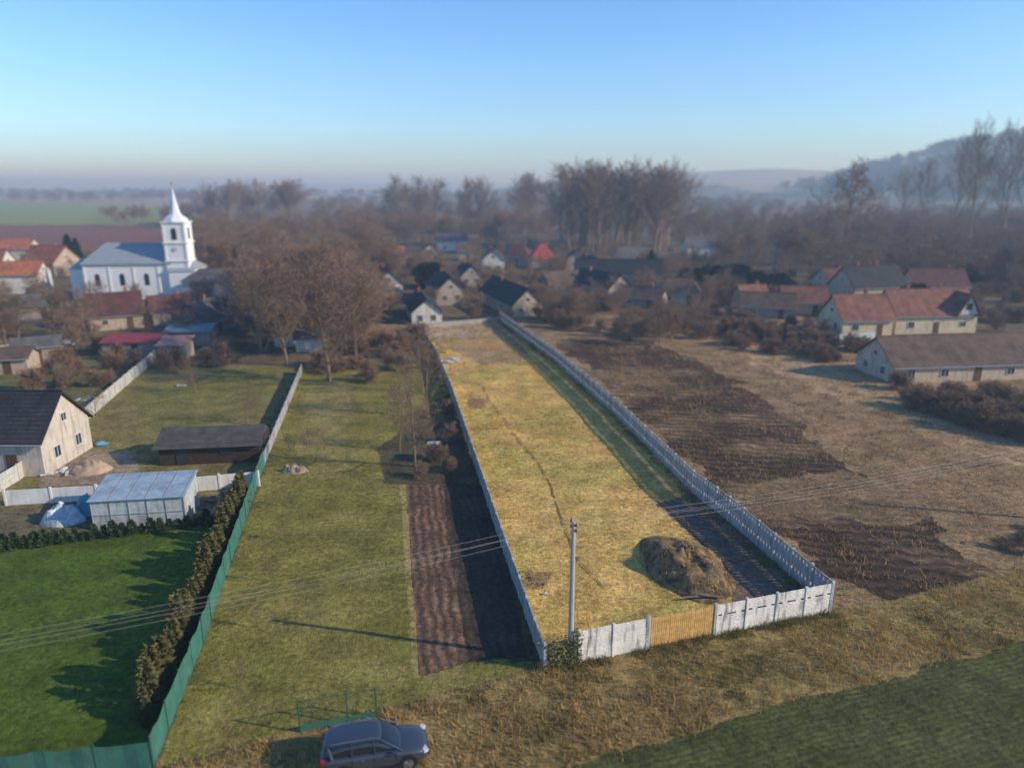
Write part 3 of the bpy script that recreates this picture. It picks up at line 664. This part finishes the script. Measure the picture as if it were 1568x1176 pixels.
debris('garden_clutter',130,612,8,.9,M('pale_sheet',(.5,.5,.5)),1.5);debris('water_butt',275,592,4,.9,M('bluegrey',(.4,.47,.5),.6,.2,2),.6);debris('garden_clutter',95,725,12,.8,FRAME,1.4)
debris('blue_basin',155,680,3,1.4,M('basin_blue',(.15,.4,.5),.5,.1,2),.5)
debris('garden_clutter',60,530,30,1.4,M('pale_sheet',(.5,.5,.5)),6); debris('garden_clutter',470,535,10,1.2,FRAME,2.5); debris('garden_clutter',310,770,16,.8,M('scrap2',(.2,.14,.09)),2)
debris('farm_clutter',1300,522,26,1.4,M('pale_sheet',(.5,.5,.5)),7); debris('farm_clutter',1230,520,12,1.2,Wh,3)
panel_fence('white_garden_wall',S((1205,520),(1275,512)),1.3,Cr,Cr,3,1,()); panel_fence('teal_gate',S((1285,524),(1340,520)),1.3,M('teal_sheet',(.4,.52,.52),.6,.15,2),POST,3,1,())
e=empty('inner_wire_fence');mb=MB();a=site(690,566);b=site(838,556)
for i in range(8): p=lerp2(a,b,i/7);mb.cyl((*p,0),(p[0]+R(-.05,.05),p[1],1.15),.05,.04,6)
for z in(.3,.7,1.05): mb.cyl((*a,z),(*b,z),.012,.012,4)
mb.obj('posts_and_wires',M('old_fence_wood',(.2,.16,.12),.9,.3,3),e)
pts=[site(u,v) for u,v in((740,592),(748,612),(772,640),(792,672),(822,705),(842,742),(862,800),(885,860),(930,905))]
mb=MB();PP=[]
for a,b in zip(pts[:-1],pts[1:]):
    for k in range(10): q=lerp2(a,b,k/10);PP.append((q[0]+R(-.07,.07),q[1]))
for i_,(a,b) in enumerate(zip(PP[:-1],PP[1:])):
    if i_%7 in(5,): continue
    w1=R(.03,.08);w2=R(.03,.08);mb.add([(a[0]-w1,a[1],.085),(a[0]+w1,a[1],.085),(b[0]+w2,b[1],.085),(b[0]-w2,b[1],.085)],[(0,1,2,3)])
mb.obj('worn_track',M('dark_earth_line',(.22,.15,.055),.95,.4,2))

# ---------- utility poles & wires ----------
WOODP=M('pole_concrete',(.42,.40,.36),.85,.15,2,stain=.4); INS=M('porcelain',(.12,.07,.05),.3,.1,2)
px,py=site(873,1013)
dv=Vector((.94,.35,0)).normalized(); poles=[]
for k,(x,y) in enumerate(((px,py),(px+dv.x*46,py+dv.y*46),(px-dv.x*46,py-dv.y*46))):
    e=empty('utility_pole',(x,y,0),math.atan2(dv.y,dv.x)+hc); poles.append((x,y))
    mb=MB(); mb.cyl((0,0,-.5),(0,0,8.4),.17,.105,12); mb.obj('shaft',WOODP,e)
    mb=MB()
    for zz in(8.25,7.95): mb.box(0,0,zz,.7,.07,.07)
    for zz in(8.25,7.95):
        for s in(-1,1): mb.cyl((s*.3,0,zz),(s*.3,0,zz+.18),.05,.04,8)
    mb.obj('insulators',INS,e); mb=MB(); mb.cyl((.1,-.12,7.2),(.1,-.16,1),.015,.015,5); mb.obj('down_cable',M('box_grey',(.3,.3,.3),.6,.1,2),e)
e=empty('overhead_wires');mb=MB()
nx,ny=-dv.y,dv.x
for (a,b) in((poles[0],poles[1]),(poles[0],poles[2])):
    for i,(zz,s) in enumerate(((8.44,-.3),(8.44,.3),(8.14,-.3),(8.14,.3))):
        prev=None
        for k in range(25):
            t=k/24; p=lerp2(a,b,t); q=(p[0]+nx*s,p[1]+ny*s,zz-4*(.7+.08*i)*t*(1-t))
            if prev: mb.cyl(prev,q,.006,.006,4,False)
            prev=q
mb.obj('wires',M('aluminium_wire',(.38,.36,.33),.6,.1,2),e)

# ---------- car ----------
def car(u,v,rz):
    x,y=site(u,v); e=empty('parked_car',(x,y,0),rz)
    PA,nt,b=newmat('car_paint_blue_grey'); b.inputs['Base Color'].default_value=(.07,.085,.11,1); b.inputs['Metallic'].default_value=.5; b.inputs['Roughness'].default_value=.32; b.inputs['Coat Weight'].default_value=.8
    DK=M('car_plastic_black',(.02,.02,.022),.6,.1,3); GL=M('car_glass',(.015,.018,.022),.06,.05,3,spec=.8); CH=M('car_chrome',(.6,.6,.6),.2,.05,3,metal=.9)
    def loft(st,ring,mat,name,cap=True):
        bmv=[];fs=[];m=None
        for s_ in st:
            rg=ring(s_); m=len(rg); bmv+=[(s_[0],a,bb) for a,bb in rg]
        for i in range(len(st)-1):
            for j in range(m): fs.append((i*m+j,i*m+(j+1)%m,(i+1)*m+(j+1)%m,(i+1)*m+j))
        if cap: fs.append(tuple(range(m))[::-1]); fs.append(tuple(range((len(st)-1)*m,len(st)*m)))
        mb=MB();mb.add(bmv,fs);o=mb.obj(name,mat,e,True)
        md=o.modifiers.new('b','SUBSURF');md.levels=1;md.render_levels=2;return o
    st=[(-2.32,.70,.42,.86,.94),(-2.28,.84,.32,.98,1.08),(-2.0,.91,.26,1.02,1.12),(-1.3,.93,.24,1.02,1.12),(0,.93,.22,1.0,1.08),(.95,.93,.24,.97,1.07),(1.5,.92,.26,.92,1.03),(2.05,.87,.28,.82,.93),(2.28,.74,.34,.70,.80),(2.34,.55,.42,.60,.70)]
    def ring(s_):
        _,w,zb,zs,zt=s_
        return [(-w*.86,zb),(-w,zb+.12),(-w,(zb+zs)/2),(-w*.98,zs-.06),(-w*.9,zs+.02),(-w*.5,zt),(0,zt+.015),(w*.5,zt),(w*.9,zs+.02),(w*.98,zs-.06),(w,(zb+zs)/2),(w,zb+.12),(w*.86,zb)]
    loft(st,ring,PA,'body')
    gs=[(-2.2,.72,1.05,1.12,.60),(-2.02,.78,1.05,1.50,.62),(-1.5,.81,1.04,1.60,.66),(-.5,.82,1.02,1.64,.67),(.2,.81,1.02,1.62,.65),(.8,.78,1.01,1.27,.64),(1.2,.74,.98,1.02,.62)]
    def gr(s_):
        _,w,z0,z1,wt=s_; return [(-w,z0),(-w*.98,z0+(z1-z0)*.3),(-wt-.02,z1-.05),(-wt*.8,z1),(0,z1+.01),(wt*.8,z1),(wt+.02,z1-.05),(w*.98,z0+(z1-z0)*.3),(w,z0)]
    loft(gs,gr,GL,'glasshouse')
    rs=[(-2.2,.55,1.46,1.50),(-1.95,.61,1.52,1.57),(-1.5,.65,1.58,1.63),(-.5,.66,1.62,1.67),(.1,.64,1.605,1.655),(.32,.60,1.56,1.595)]
    def rr(s_):
        _,w,z0,z1=s_; return [(-w-.03,z0-.03),(-w,z1-.015),(-w*.5,z1+.012),(0,z1+.018),(w*.5,z1+.012),(w,z1-.015),(w+.03,z0-.03),(0,z0)]
    loft(rs,rr,PA,'roof_panel')
    mb=MB()
    for s in(-1,1):
        for (x0,z0,x1,z1,w) in((1.14,1.02,.26,1.59,.035),(.0,1.02,-.08,1.62,.03),(-1.0,1.03,-1.02,1.62,.03),(-1.85,1.05,-1.98,1.54,.07)):
            mb.cyl((x0,s*.82,z0),(x1,s*.675,z1),w,w*.8,6)
    mb.obj('pillars',PA,e)
    mb=MB()
    for s in(-1,1): mb.cyl((-1.9,s*.60,1.66),(-.0,s*.60,1.71),.018,.018,6)
    mb.obj('roof_rails',CH,e)
    ty=MB();ri=MB();ar=MB()
    for wx in(-1.38,1.4):
        for s in(-1,1):
            ar.cyl((wx,s*.70,.37),(wx,s*.938,.37),.42,.42,24)
            ty.cyl((wx,s*.72,.35),(wx,s*.952,.35),.355,.345,24); ri.cyl((wx,s*.80,.35),(wx,s*.958,.35),.23,.225,20)
            for k in range(5): a=k*1.2566; ri.cyl((wx,s*.962,.35),(wx+.22*math.cos(a),s*.962,.35+.22*math.sin(a)),.03,.02,5)
    ar.obj('wheel_arches',DK,e);ty.obj('tyres',DK,e);ri.obj('rims',M('alloy',(.35,.36,.37),.35,.1,3,metal=.8),e)
    mb=MB();mb.box(0,-.93,.28,2.2,.05,.14);mb.box(0,.93,.28,2.2,.05,.14);mb.box(2.3,0,.42,.12,1.1,.18);mb.box(-2.3,0,.38,.12,1.2,.18)
    for s in(-1,1):
        for wx in(.9,-.06,-1.0): mb.box(wx,s*.928,.68,.012,.016,.56)
    mb.obj('trim',DK,e)
    mb=MB();[mb.box(.85,s*.99,1.08,.18,.2,.14,s*.2) for s in(-1,1)];mb.obj('mirrors',PA,e)
    mb=MB();[mb.box(2.16,s*.66,.76,.22,.3,.13,-s*.45) for s in(-1,1)];mb.obj('headlights',M('lamp_clear',(.6,.62,.65),.15,.05,3,spec=.7),e)
    mb=MB();[mb.box(-2.25,s*.72,.95,.14,.3,.2,s*.25) for s in(-1,1)];mb.obj('tail_lights',M('lamp_red',(.35,.02,.02),.25,.05,3,spec=.6),e)
    mb=MB();[mb.box(wx,s*.95,.88,.16,.03,.03) for s in(-1,1) for wx in(.45,-.55)];mb.box(-2.35,0,.66,.02,.5,.11);mb.obj('handles_and_plate',CH,e)
car(576,1162,math.radians(12))

# ---------- individual trees ----------
random.seed(99)
tree('bare_tree',NEAR,505,584,15,13,1.0)
tree('bare_tree',THIN,636,714,8.5,8,.9); tree('bare_tree',THIN,655,640,8.5,8,1.0); tree('bare_tree',THIN,612,690,5.5,8,1.0); tree('bare_tree',THIN,648,600,8,8,1.0)
tree('bare_tree',NEAR,440,560,13,13,.9); tree('bare_tree',NEAR,400,540,12,13,1.0); tree('bare_tree',THIN,378,650,4,8,1.1); tree('bare_tree',THIN,300,600,4.5,8,1.1); tree('bare_tree',THIN,150,650,4,8,1.1)
tree('bare_tree',NEAR,480,530,15,13,1.0); tree('bare_tree',NEAR,545,545,11,13,1.0); tree('bare_tree',NEAR,1010,530,6,13,1.3); tree('bare_tree',NEAR,85,520,8,13,1.3); tree('bare_tree',NEAR,30,530,8,13,1.3)
tree('bare_tree',BRO,1285,408,30,11,.9)
for u,v,h in((1478,392,41),(1528,398,40),(1455,380,37),(1565,405,42),(1405,372,33),(1375,365,30)): tree('tall_bare_tree',POP,u,v,h,30,.8)
for u,v,h in((438,775,2.0),(415,890,1.8),(395,960,1.6),(370,1055,1.7),(432,826,1.7),(470,690,2.4),(540,640,2.8),(445,700,2.6)): tree('fruit_sapling',SAP,u,v,h,3,.9)
for u,v,h in((1435,425,10),(1455,430,8),(996,425,7.5),(108,400,9),(120,402,8)): tree('spruce_tree',CON,u,v,h,12,1.1)
for u,v in((1060,440),(1090,442),(1125,440),(1155,445),(1190,450),(1400,470),(1470,440),(660,440)): tree('evergreen_shrub',EVG,u,v,R(4.5,6.5),4,1.1)
def clear(x,y,ht):
    for hx,hy,hr in HOUSES:
        if (x-hx)**2+(y-hy)**2<(hr+.8)**2: return False
        if ht>3.0 and 0<hy-y<min(26,ht*2.0)+4:
            k=hx/hy if hy else 0
            if abs(x-k*y)<hr*.5+ht*.1: return False
    return True
def mass(name,poly,n,pool,h0,h1,bh,wid=1.0,e=None,chk=True):
    e=e or empty(name); P_=np.array(poly,float); lo=P_.min(0);hi=P_.max(0);k=0;t=0
    while k<n and t<n*30:
        t+=1;u,v=R(lo[0],hi[0]),R(lo[1],hi[1])
        if not inpoly(np.array([u]),np.array([v]),poly)[0]: continue
        x,y=site(u,v);h=R(h0,h1)
        if chk and not clear(x,y,h): continue
        put(name+'_member',pool,x,y,h/bh,wid*R(.85,1.2),e);k+=1
    return e
mass('woodland',[(290,352),(600,345),(610,470),(500,505),(400,525),(340,470),(300,410)],190,BRO,8,13,11,1.1)
mass('woodland',[(375,440),(560,420),(575,500),(560,545),(430,560),(385,520)],34,BRO,8,13,11,1.1)
mass('woodland',[(480,330),(1568,330),(1568,378),(480,378)],330,BRO,8,13,11,1.2,)
mass('woodland',[(1080,335),(1700,335),(1700,460),(1260,450),(1100,420)],250,BRO,7,12,11,1.2)
mass('garden_trees',[(540,385),(1120,385),(1120,470),(850,500),(560,490)],140,BRO,3.5,7,11,1.1)
mass('garden_trees',[(-60,400),(330,400),(330,520),(-60,560)],80,BRO,3.5,7.5,11,1.1)
mass('garden_shrubs',[(560,400),(1600,430),(1600,500),(1400,520),(1000,520),(830,500),(560,490)],230,SHR,1.8,3.5,4,1.2)
mass('garden_shrubs',[(980,465),(1080,480),(1060,535),(960,520)],14,BRO,3.5,5.5,11,1.2)
mass('garden_shrubs',[(1080,495),(1240,520),(1390,540),(1370,580),(1100,530)],60,SHR,1.2,2.6,4,1.2)
mass('garden_shrubs',[(1360,590),(1568,600),(1700,700),(1568,680),(1400,630)],100,SHR,1.4,2.8,4,1.2)
mass('garden_shrubs',[(1500,800),(1640,800),(1640,850),(1520,850)],8,SHR,.8,1.4,4,1.3)
mass('garden_shrubs',[(0,540),(430,530),(420,560),(240,570),(20,640)],36,SHR,1.2,3,4,1.1)
mass('garden_shrubs',[(560,500),(640,505),(668,570),(600,590),(470,575)],36,SHR,1.5,3,4,1.1)
mass('garden_shrubs',[(610,620),(680,600),(712,725),(640,735)],7,SHR,1.0,2.4,4,1.0)
mass('poplar_grove',[(850,372),(1030,372),(1015,392),(870,392)],28,POP,24,31,30,1.4,chk=False)
mass('poplar_grove',[(325,342),(455,342),(455,350),(320,350)],16,POP,20,27,30,1.4,chk=False)
mass('poplar_grove',[(600,350),(665,350),(665,358),(600,358)],7,POP,21,28,30,1.4,chk=False)
mass('poplar_grove',[(708,352),(742,352),(742,358),(708,358)],4,POP,23,28,30,1.1,chk=False)
mass('poplar_grove',[(782,352),(822,352),(822,360),(782,360)],5,POP,24,29,30,1.1,chk=False)
mass('distant_treeline',[(-200,299),(600,299),(600,304),(-200,304)],160,BRO,12,20,11,1.8,chk=False)
mass('distant_treeline',[(300,315),(1200,312),(1200,330),(300,330)],200,BRO,8,14,11,1.6,chk=False)
mass('distant_treeline',[(-100,309),(330,306),(330,310),(-100,312)],60,BRO,10,16,11,1.8,chk=False)
mass('distant_treeline',[(150,336),(330,334),(340,352),(180,350)],30,BRO,8,12,11,1.3,chk=False)
e=empty('hill_forest')
k=0
while k<1300:
    x,y=R(400,1350),R(760,1250)
    if hz(x,y)>14: put('hill_tree',BRO,x,y,R(1.2,1.8),1.5,e);k+=1

# ---------- haze, light, camera ----------
mb=MB();mb.box(0,2500,35,16000,13000,84);
hm=bpy.data.materials.new('thin_haze');hm.use_nodes=True;nt=hm.node_tree;nt.nodes.remove(nt.nodes['Principled BSDF'])
vs=nt.nodes.new('ShaderNodeVolumeScatter');vs.inputs['Color'].default_value=(.56,.80,1,1);vs.inputs['Density'].default_value=.0006;vs.inputs['Anisotropy'].default_value=.2
nt.links.new(vs.outputs[0],nt.nodes['Material Output'].inputs['Volume']);mb.obj('haze_layer',hm)

el=math.radians(25);sd=Vector((1,-.22,0)).normalized();az=math.atan2(sd.x,sd.y)
w=bpy.data.worlds.new('World');scene.world=w;w.use_nodes=True;nt=w.node_tree
sky=nt.nodes.new('ShaderNodeTexSky');sky.sky_type='NISHITA';sky.sun_disc=False;sky.sun_elevation=el;sky.sun_rotation=az;sky.air_density=1.0;sky.dust_density=.1;sky.ozone_density=1.6
hsn=nt.nodes.new('ShaderNodeHueSaturation');hsn.inputs['Saturation'].default_value=1.15
tc=nt.nodes.new('ShaderNodeTexCoord');sx=nt.nodes.new('ShaderNodeSeparateXYZ');nt.links.new(tc.outputs['Generated'],sx.inputs[0])
rp=nt.nodes.new('ShaderNodeValToRGB');cr=rp.color_ramp
cr.elements[0].position=0.0;cr.elements[0].color=(.38,.50,.68,1)
cr.elements[1].position=.32;cr.elements[1].color=(.64,.84,1.0,1)
q=cr.elements.new(.07);q.color=(.57,.70,.86,1)
q=cr.elements.new(.15);q.color=(.66,.80,.97,1)
nt.links.new(sx.outputs['Z'],rp.inputs['Fac'])
mu=nt.nodes.new('ShaderNodeMixRGB');mu.blend_type='MULTIPLY';mu.inputs[0].default_value=1
m2=nt.nodes.new('ShaderNodeMixRGB');m2.blend_type='MULTIPLY';m2.inputs[0].default_value=1;m2.inputs[2].default_value=(1.3,1.35,1.45,1)
nt.links.new(sky.outputs[0],hsn.inputs['Color']);nt.links.new(hsn.outputs[0],mu.inputs[1]);nt.links.new(rp.outputs[0],mu.inputs[2])
nt.links.new(mu.outputs[0],m2.inputs[1]);nt.links.new(m2.outputs[0],nt.nodes['Background'].inputs['Color'])
nt.nodes['Background'].inputs['Strength'].default_value=.15
sl=bpy.data.lights.new('sun','SUN');sl.energy=5;sl.angle=math.radians(.5);sl.color=(1,.87,.66)
so=bpy.data.objects.new('sun',sl);COL.objects.link(so)
s3=Vector((sd.x*math.cos(el),sd.y*math.cos(el),math.sin(el)));so.rotation_euler=s3.to_track_quat('Z','Y').to_euler();so.location=s3*100
cd=bpy.data.cameras.new('camera');cd.sensor_width=36;cd.lens=36*F/1568;cd.clip_end=20000;cd.clip_start=.5
cd.dof.use_dof=True;cd.dof.focus_distance=46;cd.dof.aperture_fstop=.09
co=bpy.data.objects.new('camera',cd);COL.objects.link(co);co.location=(0,0,H);co.rotation_euler=(math.pi/2-P,0,0);scene.camera=co
scene.view_settings.view_transform='Standard';scene.view_settings.look='None';scene.view_settings.exposure=0
print('objects',len(bpy.data.objects))
